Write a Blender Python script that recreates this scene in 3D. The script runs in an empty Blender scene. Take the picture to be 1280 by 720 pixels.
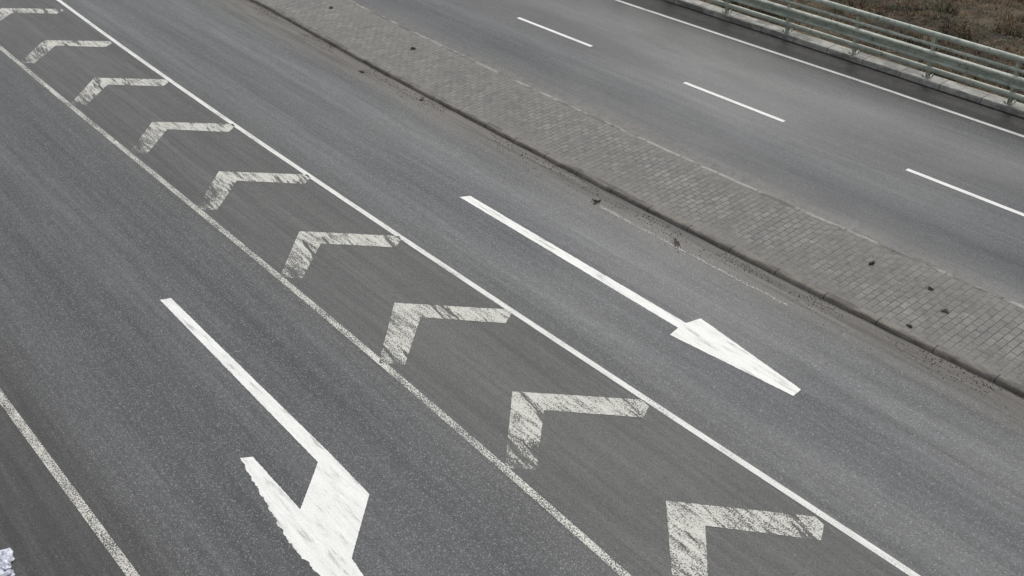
import bpy, bmesh, math, random
import numpy as np
from mathutils import Matrix, Vector, noise as mn
random.seed(7); rng=np.random.default_rng(7)
scn=bpy.context.scene
col=scn.collection
H=10.395
# ---------------- camera ----------------
F_PX=1321.6; pt=math.radians(34.73); yw=math.radians(38.0); rl=math.radians(-3.0)
Fv=Vector((math.sin(yw)*math.cos(pt),math.cos(yw)*math.cos(pt),-math.sin(pt)))
R0=Vector((math.cos(yw),-math.sin(yw),0)); U0=R0.cross(Fv)
Rv=R0*math.cos(rl)+U0*math.sin(rl); Uv=U0*math.cos(rl)-R0*math.sin(rl)
cam_d=bpy.data.cameras.new("camera"); cam=bpy.data.objects.new("camera",cam_d)
col.objects.link(cam)
cam_d.sensor_width=36; cam_d.lens=36*F_PX/1280; cam_d.clip_end=2000
cam.matrix_world=Matrix(((Rv.x,Uv.x,-Fv.x,0),(Rv.y,Uv.y,-Fv.y,0),(Rv.z,Uv.z,-Fv.z,H),(0,0,0,1)))
scn.camera=cam
scn.view_settings.view_transform='Standard'; scn.view_settings.look='None'; scn.view_settings.exposure=0

# ---------------- node helpers ----------------
def s2l(c):
    return tuple(((x/255)/12.92 if x/255<=.04045 else ((x/255+.055)/1.055)**2.4) for x in c)
class NT:
    def __init__(s,name):
        s.m=bpy.data.materials.new(name); s.m.use_nodes=True; s.t=s.m.node_tree; s.t.nodes.clear()
        s.out=s.n('ShaderNodeOutputMaterial'); s.geo=s.n('ShaderNodeNewGeometry')
        s.pos=s.geo.outputs['Position']
    def n(s,t,**k):
        x=s.t.nodes.new(t)
        for a,b in k.items(): setattr(x,a,b)
        return x
    def l(s,a,b): s.t.links.new(a,b)
    def setin(s,inp,v):
        if isinstance(v,bpy.types.NodeSocket): s.l(v,inp)
        else: inp.default_value=v
    def math(s,op,a,b=None,c=None,clamp=False):
        x=s.n('ShaderNodeMath',operation=op,use_clamp=clamp)
        for i,v in enumerate((a,b,c)):
            if v is not None: s.setin(x.inputs[i],v)
        return x.outputs[0]
    def map(s,v,a,b,c=0.,d=1.,interp='LINEAR'):
        x=s.n('ShaderNodeMapRange',interpolation_type=interp); x.clamp=True
        for i,q in enumerate((v,a,b,c,d)): s.setin(x.inputs[i],q)
        return x.outputs[0]
    def noise(s,scale,detail=3,rough=.6,stretch=(1,1,1),off=(0,0,0),rot=0):
        mp=s.n('ShaderNodeMapping'); s.l(s.pos,mp.inputs[0]); mp.inputs['Scale'].default_value=stretch; mp.inputs['Location'].default_value=off
        src=mp.outputs[0]
        if rot:
            m0=s.n('ShaderNodeMapping'); s.l(s.pos,m0.inputs[0]); m0.inputs['Rotation'].default_value=(0,0,rot); s.l(m0.outputs[0],mp.inputs[0])
        x=s.n('ShaderNodeTexNoise'); s.l(src,x.inputs['Vector'])
        x.inputs['Scale'].default_value=scale; x.inputs['Detail'].default_value=detail; x.inputs['Roughness'].default_value=rough
        return x.outputs[0]
    def mix(s,f,a,b,bt='MIX'):
        x=s.n('ShaderNodeMix',data_type='RGBA',blend_type=bt)
        s.setin(x.inputs[0],f)
        for i,v in ((6,a),(7,b)):
            if isinstance(v,(tuple,list)): v=tuple(v)[:3]+(1,)
            s.setin(x.inputs[i],v)
        return x.outputs[2]
    def scalec(s,c,f):
        x=s.n('ShaderNodeVectorMath',operation='SCALE'); s.setin(x.inputs[0],c); s.setin(x.inputs['Scale'],f); return x.outputs[0]
    def xyz(s):
        x=s.n('ShaderNodeSeparateXYZ'); s.l(s.pos,x.inputs[0]); return x.outputs
    def band(s,x,a,b,c,d):
        return s.math('MULTIPLY',s.map(x,a,b),s.map(x,c,d,1,0))
    def bsdf(s,c,rough=.8,bump=None,bd=.01,bs=1.,spec=.5,metal=0):
        b=s.n('ShaderNodeBsdfPrincipled')
        if isinstance(c,(tuple,list)): c=tuple(c)[:3]+(1,)
        s.setin(b.inputs['Base Color'],c); s.setin(b.inputs['Roughness'],rough)
        s.setin(b.inputs['Specular IOR Level'],spec); b.inputs['Metallic'].default_value=metal
        if bump is not None:
            bn=s.n('ShaderNodeBump'); s.l(bump,bn.inputs['Height']); bn.inputs['Distance'].default_value=bd; bn.inputs['Strength'].default_value=bs
            s.l(bn.outputs[0],b.inputs['Normal'])
        return b.outputs[0]
    def done(s,sh): s.l(sh,s.out.inputs[0]); return s.m
ALB=0.72
def A(*c): return tuple(x*ALB for x in s2l(c))
# ---------------- materials ----------------
def asphalt():
    t=NT("asphalt"); X,Y,_=t.xyz()
    wob=t.noise(.25,1,.5,(1,.35,1)); xw=t.math('ADD',X,t.math('MULTIPLY',t.math('SUBTRACT',wob,.5),.4))
    fac=t.math('DIVIDE',xw,24.0)
    stops=[(0,(74,73,73)),(1.3,(79,78,78)),(1.9,(85,85,85)),(2.6,(95,96,98)),(3.3,(79,82,85)),(4.4,(94,96,98)),(5.3,(79,82,85)),(6.1,(88,89,90)),
      (6.55,(89,89,88)),(7.5,(92,92,91)),(8.6,(88,88,87)),(9.0,(87,89,90)),(9.5,(104,106,108)),(10.1,(80,84,87)),(10.8,(93,95,98)),(11.4,(105,107,109)),(11.9,(84,87,88)),
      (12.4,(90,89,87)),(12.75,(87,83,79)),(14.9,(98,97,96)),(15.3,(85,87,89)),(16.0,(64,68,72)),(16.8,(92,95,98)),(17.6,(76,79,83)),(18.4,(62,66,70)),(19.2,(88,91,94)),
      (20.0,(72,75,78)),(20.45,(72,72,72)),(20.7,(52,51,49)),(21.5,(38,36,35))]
    r=t.n('ShaderNodeValToRGB'); t.l(fac,r.inputs[0]); cr=r.color_ramp
    for i,(u,cc) in enumerate(stops):
        e=cr.elements[0] if i==0 else (cr.elements[1] if i==1 else cr.elements.new(u/24))
        e.position=u/24; e.color=A(*cc)+(1,)
    c=r.outputs[0]
    big=t.noise(.4,3,.6,(1,.3,1)); st1=t.noise(4,4,.7,(1,.03,1)); st2=t.noise(15,2,.6,(1,.03,1),(3,1,0)); mid=t.noise(5,2,.7)
    f=t.math('MULTIPLY',t.map(big,.3,.7,.82,1.18),t.map(st1,.28,.72,.66,1.34))
    f=t.math('MULTIPLY',f,t.map(st2,.25,.75,.80,1.20)); f=t.math('MULTIPLY',f,t.map(mid,.3,.7,.93,1.07))
    dp=t.math('MULTIPLY',t.band(X,16.6,18.2,20.3,20.4),t.band(Y,11.,16,30,34))
    f=t.math('MULTIPLY',f,t.math('SUBTRACT',1,t.math('MULTIPLY',t.math('MULTIPLY',dp,.6),t.map(big,.42,.54,.05,1))))  # damp patch on far lanes, its dark wet reflections painted into the colour
    c=t.scalec(c,f)
    v=t.n('ShaderNodeTexVoronoi'); t.l(t.pos,v.inputs['Vector']); v.inputs['Scale'].default_value=66
    sep=t.n('ShaderNodeSeparateColor'); t.l(v.outputs['Color'],sep.inputs[0])
    sp=t.math('ADD',t.band(X,1.7,2.2,6.3,6.5),t.math('MULTIPLY',t.band(X,8.8,9.0,12.4,12.8),.8))
    sp=t.math('ADD',t.math('ADD',sp,t.map(X,14.6,15,0,.35)),.35)
    light=t.math('MULTIPLY',t.map(sep.outputs[0],.78,1.,0,1),sp)
    dark=t.math('MULTIPLY',t.map(sep.outputs[1],.6,1.,0,1),.5)
    c=t.mix(t.math('MULTIPLY',light,.48),c,A(160,162,163))
    c=t.mix(dark,c,(.02,.02,.021))
    c=t.scalec(c,t.map(sep.outputs[2],0,1,.80,1.22))
    d=t.math('MULTIPLY',t.band(X,11.9,12.6,12.95,13.1),t.map(st1,.40,.56))
    d=t.math('ADD',d,t.math('MULTIPLY',t.band(X,14.6,14.8,14.95,15.35),t.map(mid,.35,.6)))
    c=t.mix(t.math('MULTIPLY',d,.65),c,A(126,120,112))
    d2=t.math('MULTIPLY',t.band(X,12.28,12.42,12.6,12.75),t.map(st2,.4,.6))
    c=t.mix(t.math('MULTIPLY',d2,.6),c,(.03,.026,.021))
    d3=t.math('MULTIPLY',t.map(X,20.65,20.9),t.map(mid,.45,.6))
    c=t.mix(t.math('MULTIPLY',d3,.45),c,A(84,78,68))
    rough=t.math('SUBTRACT',t.map(big,.35,.65,.48,.66),t.math('MULTIPLY',dp,.2))
    rough=t.math('SUBTRACT',rough,t.math('MULTIPLY',t.map(X,20.6,20.9),.15))
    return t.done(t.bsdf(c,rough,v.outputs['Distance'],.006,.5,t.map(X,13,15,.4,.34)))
def paint(name,wear,fine,base=(216,214,204),streak=.5,fadeX=None,soft=.02,br=1.,dirt=0.,fs=48,scuff=0.):
    t=NT(name); X,Y,_=t.xyz()
    a=t.noise(fs,2,.8); b=t.noise(11,4,.7,(1,.12,1),(1,4,0)); e=t.noise(1.3,2,.6,(1,.6,1),(9,4,0))
    s=t.math('ADD',t.math('MULTIPLY',a,fine),t.math('MULTIPLY',b,streak))
    s=t.math('ADD',s,t.math('MULTIPLY',e,.35))
    s=t.math('DIVIDE',s,fine+streak+.35)
    thr=.5-.30*(0.5-wear)
    if fadeX: thr=t.math('ADD',thr,t.map(X,fadeX[0],fadeX[1],fadeX[2],0))
    if scuff:
        g=t.noise(5.5,3,.65,(1,.10,1),(7,2,0),rot=.16)
        thr=t.math('ADD',thr,t.map(g,.44,.36,0,scuff))
    m=t.map(t.math('SUBTRACT',s,thr),-soft,soft)
    c=s2l(base)
    cc=t.mix(t.map(b,.3,.6),tuple(x*.78*br for x in c),tuple(x*.97*br for x in c))
    cc=t.scalec(cc,t.map(a,.3,.7,.86,1.08))
    if dirt: cc=t.mix(t.math('MULTIPLY',t.map(b,.43,.34),dirt),cc,A(120,119,114))
    sh=t.bsdf(cc,.6,spec=.3)
    tr=t.n('ShaderNodeBsdfTransparent'); mx=t.n('ShaderNodeMixShader')
    t.l(m,mx.inputs[0]); t.l(tr.outputs[0],mx.inputs[1]); t.l(sh,mx.inputs[2])
    return t.done(mx.outputs[0])
def pavers():
    t=NT("brick_paving"); X,Y,_=t.xyz()
    br=t.n('ShaderNodeTexBrick'); t.l(t.pos,br.inputs['Vector'])
    br.inputs['Scale'].default_value=1; br.inputs['Brick Width'].default_value=.21; br.inputs['Row Height'].default_value=.13
    br.inputs['Mortar Size'].default_value=.011; br.inputs['Mortar Smooth'].default_value=.6; br.inputs['Bias'].default_value=-.1
    br.inputs['Color1'].default_value=A(146,144,140)+(1,)
    br.inputs['Color2'].default_value=A(126,124,121)+(1,)
    br.inputs['Mortar'].default_value=A(88,85,81)+(1,)
    c=br.outputs['Color']
    n1=t.noise(1.1,4,.7,(1,.5,1)); n2=t.noise(45,2,.8); n3=t.noise(8,3,.75)
    c=t.mix(t.math('MULTIPLY',t.map(n1,.40,.62),.6),c,A(138,136,132))
    f=t.math('MULTIPLY',t.map(n1,.3,.7,1.16,.84),t.map(n2,.3,.7,.72,1.28)); f=t.math('MULTIPLY',f,t.map(n3,.3,.7,.76,1.20))
    c=t.scalec(c,f)
    ed=t.math('ADD',t.map(X,12.95,13.35,1,0),t.map(X,14.3,14.75,0,1))
    c=t.mix(t.math('MULTIPLY',t.math('MULTIPLY',ed,t.map(n3,.3,.55)),.6),c,A(138,135,130))
    return t.done(t.bsdf(c,.85,br.outputs['Fac'],-.004,.5,.3))
def stone(name,rgb,joint=1.0,rough=.8,var=.2,grime=.0):
    t=NT(name); X,Y,_=t.xyz()
    c=A(*rgb)
    m=t.math('FRACT',t.math('DIVIDE',Y,joint)); j=t.math('LESS_THAN',m,.022/joint)
    n1=t.noise(5,4,.7); n2=t.noise(45,2,.8)
    cc=t.mix(t.map(n1,.3,.7),tuple(x*(1-var) for x in c),tuple(x*(1+var) for x in c))
    cc=t.scalec(cc,t.map(n2,.3,.7,.75,1.25))
    cc=t.mix(t.math('MULTIPLY',j,.8),cc,(.02,.019,.018))
    if grime: cc=t.mix(t.math('MULTIPLY',t.map(t.noise(3,4,.7,(1.6,.4,1),(4,4,4)),.46,.58),grime),cc,(.045,.041,.035))
    return t.done(t.bsdf(cc,rough,n2,.003,.5,.35))
def soil():
    t=NT("leaf_litter_soil")
    c=t.mix(t.map(t.noise(.8,5,.7),.40,.60),(.035,.028,.02),(.13,.095,.062))
    c=t.mix(t.map(t.noise(2.5,4,.7),.48,.62),c,(.05,.05,.03))
    n=t.noise(25,4,.8)
    c=t.scalec(c,t.map(n,.3,.7,.35,1.5))
    return t.done(t.bsdf(c,.95,n,.05,1,.2))
def blades():
    t=NT("dead_grass_blades")
    c=t.mix(t.map(t.noise(1.0,4,.7),.40,.60),(.055,.040,.026),(.20,.15,.10))
    c=t.mix(t.map(t.noise(2.2,3,.7,off=(5,5,5)),.50,.58),c,(.17,.10,.055))
    c=t.mix(t.map(t.noise(1.3,3,.7,off=(15,5,5)),.50,.57),c,(.07,.075,.045))
    c=t.scalec(c,t.map(t.noise(.7,3,.7,off=(2,9,1)),.38,.58,.45,1.1))
    return t.done(t.bsdf(c,.9,spec=.2))
def metal():
    t=NT("weathered_galvanised_steel")
    c=t.mix(t.map(t.noise(3,3,.7,(1,1,3)),.35,.65),s2l((148,154,143)),s2l((180,184,172)))
    c=t.mix(t.map(t.noise(9,3,.7),.54,.72),c,s2l((108,107,90)))
    return t.done(t.bsdf(c,.6,spec=.4,metal=.05))
def simple(name,a,b,sc=30,rough=.9,bd=.01):
    t=NT(name); c=t.mix(t.map(t.noise(sc,4,.7),.35,.65),a,b)
    return t.done(t.bsdf(c,rough,t.noise(sc*2,4,.7),bd,.8,.3))
m_asph=asphalt()
m_pav=pavers()
m_kerb=stone("granite_kerb",(134,129,122),1.0,grime=.55)
m_kerbfar=stone("dusty_kerb",(166,164,160),1.0,var=.3,grime=.65)
m_edge=stone("concrete_edge",(176,175,168),1.02,var=.3,grime=.55)
m_soil=soil(); m_blade=blades(); m_metal=metal()
m_line1=paint("worn_line_paint",.48,1.2,(212,211,203),streak=.25)
m_line2=paint("line_paint",.20,.9,(222,222,217),streak=.4)
m_lineL=paint("worn_edge_paint",.44,1.2,(206,204,196),streak=.3)
m_dash=paint("dash_paint",.05,.7,(226,226,222),streak=.3)
m_chev=paint("chevron_paint",.36,1.0,(200,199,191),streak=.75,fadeX=(6.35,7.4,.095),soft=.035,dirt=.5,fs=44,scuff=.16)
m_arrow=paint("arrow_paint",-.25,.5,(232,232,228),streak=.8,br=1.03,dirt=.4)
m_ghost=paint("ghost_paint",.58,.9,(180,178,170),streak=.7)
m_dirt=simple("mud",(.025,.02,.015),(.075,.06,.045),25)
m_leaf=simple("dry_leaf",(.05,.036,.024),(.12,.09,.06),60)
m_snow=simple("old_snow",(.25,.27,.34),(.78,.80,.88),14,.7)

# ---------------- mesh helpers ----------------
def obj(name,verts,faces,mat,smooth=False,parent=None,**props):
    me=bpy.data.meshes.new(name); me.from_pydata([tuple(v) for v in verts],[],faces); me.materials.append(mat); me.update()
    if smooth:
        for p in me.polygons: p.use_smooth=True
    o=bpy.data.objects.new(name,me); col.objects.link(o)
    if parent: o.parent=parent
    for k,v in props.items(): o[k]=v
    return o
def curve_fn(pts,deg=3):
    pts=sorted((v,u) for u,v in pts); vs=np.array([p[0] for p in pts]); us=np.array([p[1] for p in pts])
    co=np.polyfit(vs,us,min(deg,len(pts)-1)); lo,hi=vs.min(),vs.max()
    return lambda v: float(np.polyval(co,min(max(v,lo),hi)))
fL1=curve_fn([(6.39,30.14),(6.42,25.48),(6.41,21.38),(6.40,18.05),(6.40,15.00),(6.41,11.59),(6.39,9.89),(6.36,8.39),(6.28,6.10),(6.24,5.2)],3)
fL2=curve_fn([(8.96,32.85),(8.89,28.54),(8.83,24.67),(8.74,21.22),(8.75,17.86),(8.77,14.67),(8.83,11.39),(8.84,8.26),(8.87,5.08),(8.88,3.77)])
fK=curve_fn([(13.06,27.36),(12.93,18.59),(12.67,13.35),(12.76,11.18),(12.80,7.67),(12.95,4.58)],2)
fM2=lambda v: fK(v)+2.04
fLL=curve_fn([(1.53,15.08),(1.60,13.18),(1.63,11.45),(1.65,10.16)],1)
fR=curve_fn([(20.42,20.7),(20.47,16.5),(20.53,12.8)],1)
c0=lambda k:(lambda v:k)
V=np.concatenate([np.arange(-60,0,10.),np.arange(0,40,.5),np.arange(40,161,10.)])
def strip(name,fa,fb,mat,z=0.,vs=V,**p):
    vv=[];ff=[]
    for v in vs: vv+=[(fa(v),v,z),(fb(v),v,z)]
    for i in range(len(vs)-1): ff.append((2*i,2*i+1,2*i+3,2*i+2))
    return obj(name,vv,ff,mat,**p)
def profile(name,f,prof,mat,vs=V,**p):
    n=len(prof);vv=[];ff=[]
    for v in vs:
        for du,z in prof: vv.append((f(v)+du,v,z))
    for i in range(len(vs)-1):
        for j in range(n-1):
            a=i*n+j; ff.append((a,a+1,a+n+1,a+n))
    return obj(name,vv,ff,mat,**p)
# ---------------- structure ----------------
ZM=.07
Vk=np.concatenate([np.arange(-60,0,10.),np.arange(0,40,.1),np.arange(40,161,10.)])
fKr=lambda v: fK(v)+(mn.noise(Vector((v*2.3,0,0)))*.012+mn.noise(Vector((int(v)*5.3,1,0)))*.010)
strip("road",c0(-1.2),lambda v:fK(v)+.02,m_asph,0.,kind="structure",label="grey worn asphalt carriageway with painted lane markings")
strip("road",lambda v:fM2(v)-.03,c0(21.6),m_asph,0.,kind="structure",label="damp grey asphalt carriageway beyond the paved median")
strip("median",lambda v:fK(v)+.14,lambda v:fM2(v)-.085,m_pav,ZM-.006,kind="structure",label="raised median paved with weathered grey-brown bricks")
profile("kerb",fKr,[(-.03,-.02),(-.01,ZM-.035),(.012,ZM-.010),(.04,ZM),(.135,ZM),(.15,ZM-.008),(.15,.0)],m_kerb,Vk,kind="structure",label="weathered granite kerb along the median")
profile("kerb",lambda v:fM2(v)+mn.noise(Vector((v*1.9,7,0)))*.018,[(-.10,.0),(-.10,ZM-.004),(-.03,ZM),(-.008,ZM-.01),(0.0,-.02)],m_kerbfar,Vk,kind="structure",label="dusty pale kerb along the far side of the median")
profile("kerb",c0(21.34),[(-.0,-.02),(.01,.10),(.03,.125),(.37,.125),(.39,.11),(.40,-.3)],m_edge,kind="structure",label="pale concrete edge kerb blocks below the railing")
def gz(u,v):
    n=mn.noise(Vector((u*.35,v*.35,0)))*.35+mn.noise(Vector((u*1.7,v*1.7,3)))*.10
    if u>21.8:
        d=u-21.8; return -.12-min(d*.16,1.6)+n*min(1,d/1.5)
    if u<-1.3:
        d=-1.3-u; return -.05-min(d*.2,2.)+n*min(1,d/2)
    return -.25
us=sorted(set([-600,-300,-120,-60,-30,-15,-8,-5,-3.5,-2.5,-1.8,-1.3,-1.1,5,13,20,21.6]+[21.8+.3*i for i in range(55)]+[40,46,55,70,100,160,300,600]))
vsT=sorted(set([-600,-300,-150,-80,-40,-20,-10,-5]+[.35*i for i in range(100)]+[36,40,46,55,70,90,120,160,250,400,600]))
vv=[(u,v,gz(u,v)) for v in vsT for u in us]; n=len(us)
ff=[(j*n+i,j*n+i+1,(j+1)*n+i+1,(j+1)*n+i) for j in range(len(vsT)-1) for i in range(n-1)]
obj("ground",vv,ff,m_soil,True,kind="structure",label="brown soil and dead leaf litter slope beside the road")
vv=[];ff=[]
def blade(x,y,z,h,w,a,lean):
    dx,dy=math.cos(a)*w,math.sin(a)*w; lx,ly=math.cos(a+1.5)*lean,math.sin(a+1.5)*lean
    b=len(vv); vv.extend([(x-dx,y-dy,z-.03),(x+dx,y+dy,z-.03),(x+lx*.5+dx*.6,y+ly*.5+dy*.6,z+h*.6),(x+lx*.5-dx*.6,y+ly*.5-dy*.6,z+h*.6),(x+lx,y+ly,z+h)])
    ff.append((b,b+1,b+2,b+3)); ff.append((b+3,b+2,b+4))
for k in range(6500):
    cx=21.9+random.random()**1.3*13; cy=4+random.random()*24
    dn=mn.noise(Vector((cx*.6,cy*.6,8)))
    if dn<-.05 and random.random()<.8: continue
    big=mn.noise(Vector((cx*.9,cy*.9,20)))>.25
    for j in range(9):
        x=cx+random.gauss(0,.12);y=cy+random.gauss(0,.12)
        if x<21.85: continue
        h=random.uniform(.12,.36) if big else random.uniform(.02,.13)
        blade(x,y,gz(x,y),h*(1.1+dn),random.uniform(.006,.014),random.uniform(0,6.28),random.uniform(.08,.3))
for k in range(20000):
    x=21.9+random.random()**1.2*12;y=5+random.random()*22;z=gz(x,y)+random.uniform(0,.05);r=random.uniform(.018,.045);a=random.uniform(0,6.28);t1,t2=random.uniform(-.5,.5),random.uniform(-.5,.5)
    if mn.noise(Vector((x*.8,y*.8,31)))<-.08: continue
    b=len(vv)
    for q in range(4):
        cx,cy=r*math.cos(a+q*1.57)*(1.4 if q%2 else .7),r*math.sin(a+q*1.57)*(1.4 if q%2 else .7)
        vv.append((x+cx,y+cy,z+.02+cx*t1+cy*t2))
    ff.append((b,b+1,b+2,b+3))
obj("grass",vv,ff,m_blade,kind="stuff",label="low orange-brown dead grass and leaf litter on the bank",category="grass")

# ---------------- painted markings ----------------
Z=.004
def tag(o,lab,cat="road marking",grp=None):
    o["label"]=lab;o["category"]=cat
    if grp:o["group"]=grp
    return o
Vl=np.arange(-10,60,.5)
def line(f,w,mat,lab,vs=Vl): return tag(strip("lane_line",lambda v:f(v)-w/2,lambda v:f(v)+w/2,mat,Z,vs),lab)
line(fL1,.11,m_line1,"heavily worn white line bordering the chevron hatching")
line(fL2,.10,m_line2,"solid white line along the chevron hatching")
line(fLL,.13,m_lineL,"speckled worn white edge line by the shoulder")
line(fR,.09,m_line2,"solid white edge line near the railing")
for s,e in ((33.6,30.7),(27.6,24.7),(21.66,18.73),(15.56,12.63),(9.6,6.7),(3.6,.7)):
    o=strip("lane_dash",c0(17.57),c0(17.67),m_dash,Z,np.array([e,s]))
    tag(o,"short white lane dash on damp grey asphalt",grp="dashes of the broken lane line")
o=strip("lane_line",c0(12.20),c0(12.27),m_ghost,Z,np.array([8.3,10,12.8])); tag(o,"almost erased thin white line beside the kerb")
def subpoly(name,pts,mat):
    me=bpy.data.meshes.new(name);bm=bmesh.new()
    bm.faces.new([bm.verts.new((x,y,Z)) for x,y in pts]); bm.normal_update()
    for f in bm.faces:
        if f.normal.z<0: f.normal_flip()
    bmesh.ops.triangulate(bm,faces=bm.faces[:]); bm.to_mesh(me);bm.free(); me.materials.append(mat)
    o=bpy.data.objects.new(name,me);col.objects.link(o);return o
def ragged(pts,edges,amp=.02,step=.05):
    out=[]
    for i,p in enumerate(pts):
        out.append(p); q=pts[(i+1)%len(pts)]
        L=math.hypot(q[0]-p[0],q[1]-p[1]); n=int(L/step)
        for k in range(1,n):
            f=k/n; nx,ny=-(q[1]-p[1])/L,(q[0]-p[0])/L
            r=mn.noise(Vector((i*9.1,f*L*9,0)))*amp*2+random.uniform(-amp,amp)*.4 if i in edges else random.uniform(-.004,.004)
            out.append((p[0]+(q[0]-p[0])*f+nx*r,p[1]+(q[1]-p[1])*f+ny*r))
    return out
for i,v0 in enumerate((33.4,29.80,26.2,22.70,19.36,16.05,12.86,9.70,6.60)):
    dl=.06 if i>=6 else .02
    pts=[(7.48,v0),(8.77,v0-1.46),(8.74,v0-1.62),(8.51,v0-1.76),(7.56,v0-.65),(6.72-dl,v0-1.44-dl),(6.43-dl,v0-1.13-dl)]
    o=.07 if i==8 else 0
    pts=[(x+(o if x<8.4 else 0)+random.uniform(-.012,.012),y+random.uniform(-.02,.02)) for x,y in pts]
    tag(subpoly("chevron_marking",ragged(pts,()),m_chev),"worn white chevron painted between two solid lines",grp="chevrons of the painted hatching")
tag(subpoly("arrow_marking",ragged([(10.49,14.95),(10.67,14.84),(10.66,9.10),(10.93,9.02),(10.68,6.82),(10.48,6.80),(10.24,9.06),(10.47,9.10)],()),m_arrow),"long straight white arrow painted on the asphalt")
tag(subpoly("arrow_marking",ragged([(4.52,15.75),(4.69,15.66),(4.70,10.36),(4.68,9.37),(3.89,8.58),(3.85,8.24),(3.79,7.88),(3.44,8.24),(3.44,8.61),(3.42,9.33),(3.69,11.21),(3.84,11.11),(3.83,9.76),(4.48,10.38)],(8,9),.018,.02),m_arrow),"white turning arrow with bent head on the asphalt")

# ---------------- railing ----------------
rail=bpy.data.objects.new("guard_railing",None); col.objects.link(rail); rail.location=(21.55,12,0.12)
tag(rail,"grey-green steel railing with stacked rails on concrete edge","railing")
def part(name,verts,faces,smooth=False):
    return obj(name,[(x-21.55,y-12,z-.12) for x,y,z in verts],faces,m_metal,smooth,rail)
def sweep(u,z,v0,v1,prof):
    vs=np.arange(v0,v1+.01,1.);vv=[];ff=[];m=len(prof)
    for v in vs:
        for a,b in prof: vv.append((u+a,v,z+b))
    for i in range(len(vs)-1):
        for j in range(m):
            a=i*m+j;b=i*m+(j+1)%m; ff.append((a,b,b+m,a+m))
    ff.append(tuple(range(m)));ff.append(tuple(range(len(vv)-1,len(vv)-1-m,-1)))
    return vv,ff
circ=lambda r,n=14:[(r*math.cos(2*math.pi*k/n),r*math.sin(2*math.pi*k/n)) for k in range(n)]
def beam(s=1.): return [(x*s,z*s) for x,z in [(.02,-.11),(-.05,-.10),(-.065,-.085),(-.065,-.06),(-.045,-.042),(.005,-.024),(.005,.024),(-.045,.042),(-.065,.06),(-.065,.085),(-.05,.10),(.02,.11)]]
a,b=sweep(21.55,1.13,-10,50,circ(.065)); part("top_rail",a,b,True)
a,b=sweep(21.46,.92,-10,50,circ(.036)); part("rail",a,b,True)
a,b=sweep(21.45,.66,-10,50,beam(1.2)); part("guard_beam",a,b)
a,b=sweep(21.46,.36,-10,50,circ(.06)); part("lower_rail",a,b,True)
def post_mesh(v):
    u=21.57; vv=[];ff=[]
    def box(u0,u1,v0,v1,z0,z1):
        k=len(vv); vv.extend([(u0,v0,z0),(u1,v0,z0),(u1,v1,z0),(u0,v1,z0),(u0,v0,z1),(u1,v0,z1),(u1,v1,z1),(u0,v1,z1)])
        for f in ((0,3,2,1),(4,5,6,7),(0,1,5,4),(1,2,6,5),(2,3,7,6),(3,0,4,7)): ff.append(tuple(k+q for q in f))
    box(u-.05,u-.043,v-.038,v+.038,.142,1.08); box(u+.043,u+.05,v-.038,v+.038,.142,1.08); box(u-.043,u+.043,v-.004,v+.004,.142,1.08)
    box(u-.10,u+.10,v-.09,v+.09,.126,.141)
    box(u-.098,u-.051,v-.03,v+.03,.62,.70)
    for du in (-.08,.08):
        for dv in (-.07,.07): box(u+du-.014,u+du+.014,v+dv-.014,v+dv+.014,.1415,.17)
    return vv,ff
vb=11.68; a,b=post_mesh(vb); p0=part("post",a,b)
for k in range(-10,19):
    if k==0: continue
    o=p0.copy(); o.location=(0,2*k,0); o.parent=rail; col.objects.link(o)

# ---------------- debris ----------------
def litter(u,v,z,s,mat,name,lab,cat,flat=.5,ey=1.,seed=0,nb=9,tw=5,grp=None,rot=0.):
    rd=random.Random(seed); bm=bmesh.new()
    for k in range(nb):
        r=s*rd.uniform(.2,.55); off=Vector((rd.gauss(0,s*.42),rd.gauss(0,s*.42*ey),r*.3*flat))
        g=bmesh.ops.create_icosphere(bm,subdivisions=2,radius=1)
        sx,sy=rd.uniform(.5,1.3),rd.uniform(.5,1.3)*(1+(ey-1)*.4)
        for q in g['verts']:
            kk=1+.7*mn.noise(q.co*2+Vector((seed*7+k,0,0)))
            q.co=Vector((q.co.x*kk*r*sx,q.co.y*kk*r*sy,max(q.co.z*kk,-.3)*r*flat))+off
    for k in range(tw):
        a=rd.uniform(0,6.28);L=s*rd.uniform(.8,1.9);c=Vector((rd.gauss(0,s*.4),rd.gauss(0,s*.4),s*flat*rd.uniform(.2,.6)))
        d=Vector((math.cos(a),math.sin(a),rd.uniform(-.1,.2)))*L*.5; p=Vector((-d.y,d.x,0)).normalized()*.006;w=Vector((0,0,.006))
        vs=[bm.verts.new(c+q) for q in (-d-p,-d+p,-d+w,d-p*.5,d+p*.5,d+w)]
        for f in ((0,1,4,3),(1,2,5,4),(2,0,3,5)): bm.faces.new([vs[i] for i in f])
    me=bpy.data.meshes.new(name);bm.to_mesh(me);bm.free();me.materials.append(mat)
    o=bpy.data.objects.new(name,me);o.location=(u,v,z);o.rotation_euler=(0,0,rot);col.objects.link(o);o["label"]=lab;o["category"]=cat
    if grp:o["group"]=grp
    return o
sh=1-ZM/H
for i,(u,v,s,e) in enumerate([(14.31,21.92,.07,1),(14.40,26.14,.065,1),(14.29,8.09,.055,.9),(14.33,6.99,.045,1.2),(13.18,6.63,.04,1)]):
    litter(u*sh,v*sh,ZM,s,m_dirt,"mud_clod","small dark clod of mud and twigs on the brick median","mud clod",.6,e,i+1,grp="mud clods on the median")
litter(13.95*sh,6.47*sh,ZM,.065,m_leaf,"leaf_litter","brown scrap of dead leaves lying on brick paving","leaves",.4,1.4,9)
litter(12.29,12.94,0,.08,m_dirt,"mud_clod","flat dark mud lump against the kerb","mud clod",.3,1.,11,14,8)
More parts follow.
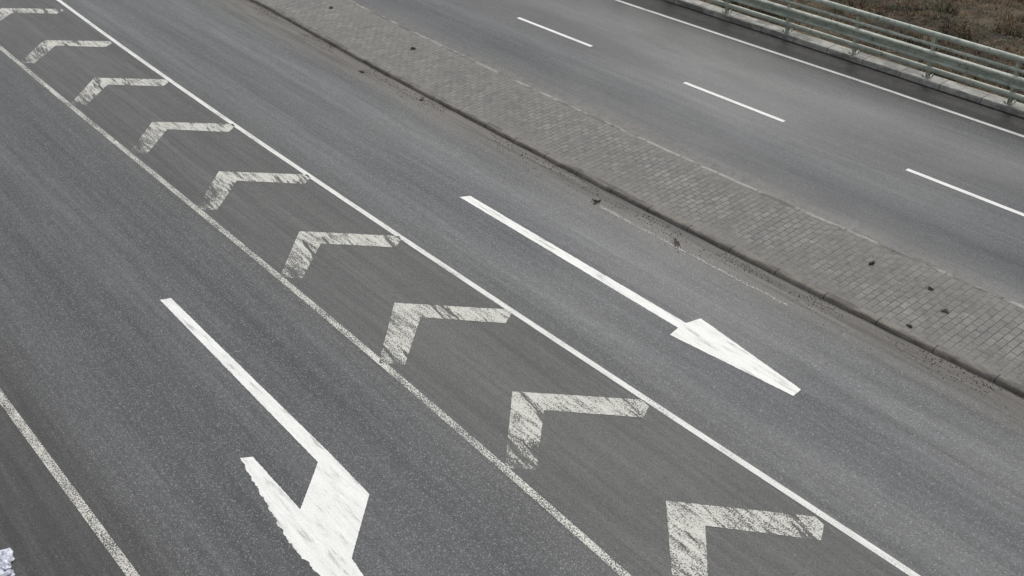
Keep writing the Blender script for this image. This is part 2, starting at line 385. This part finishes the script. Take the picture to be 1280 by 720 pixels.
litter(12.27,10.8,0,.06,m_dirt,"mud_clod","elongated dark mud smear on the road","mud clod",.08,3.2,12,26,0,rot=math.radians(-40))
litter(12.52,21.62,0,.065,m_dirt,"mud_clod","small dark mud lump on asphalt by the kerb","mud clod",.4,1.2,13)
litter(12.62,19.2,0,.05,m_dirt,"mud_clod","small dark mud lump on asphalt by the kerb","mud clod",.4,1.5,14)
bm=bmesh.new()
for k in range(4500):
    v=random.uniform(2,30); u=fK(v)-.03-abs(random.gauss(0,.2)); r=random.uniform(.004,.013)
    if mn.noise(Vector((u*3,v*.6,5)))<-.05: continue
    g=[bm.verts.new((u+r*math.cos(a),v+r*math.sin(a),.001)) for a in (0,2.1,4.2)]; top=bm.verts.new((u,v,r*1.2))
    for i in range(3): bm.faces.new((g[i],g[(i+1)%3],top))
me=bpy.data.meshes.new("grit");bm.to_mesh(me);bm.free();me.materials.append(m_leaf)
o=bpy.data.objects.new("grit",me);col.objects.link(o);o["kind"]="stuff";o["label"]="loose grit gathered along the kerb gutter";o["category"]="grit"
litter(.34,11.5,0,.2,m_snow,"snow_lump","rough broken lump of old bluish snow on the shoulder","snow",.6,1.3,15,34,0)

# ---------------- light ----------------
w=bpy.data.worlds.new("World"); scn.world=w; w.use_nodes=True; nt=w.node_tree
bg=nt.nodes["Background"]; sky=nt.nodes.new('ShaderNodeTexSky'); sky.sky_type='NISHITA'; sky.sun_disc=False
EL,AZ=math.radians(48),math.radians(60)
sky.sun_elevation=EL; sky.sun_rotation=AZ; sky.dust_density=4; sky.air_density=1.5
hs=nt.nodes.new('ShaderNodeHueSaturation'); hs.inputs['Saturation'].default_value=.28
nt.links.new(sky.outputs[0],hs.inputs['Color']); nt.links.new(hs.outputs[0],bg.inputs[0]); bg.inputs[1].default_value=.15
sd=bpy.data.lights.new("sun",'SUN'); sd.energy=1.15; sd.angle=math.radians(25); sd.color=(1,.985,.96)
so=bpy.data.objects.new("sun",sd); col.objects.link(so)
dirn=Vector((math.sin(AZ)*math.cos(EL),math.cos(AZ)*math.cos(EL),math.sin(EL)))
so.rotation_euler=dirn.to_track_quat('Z','Y').to_euler()
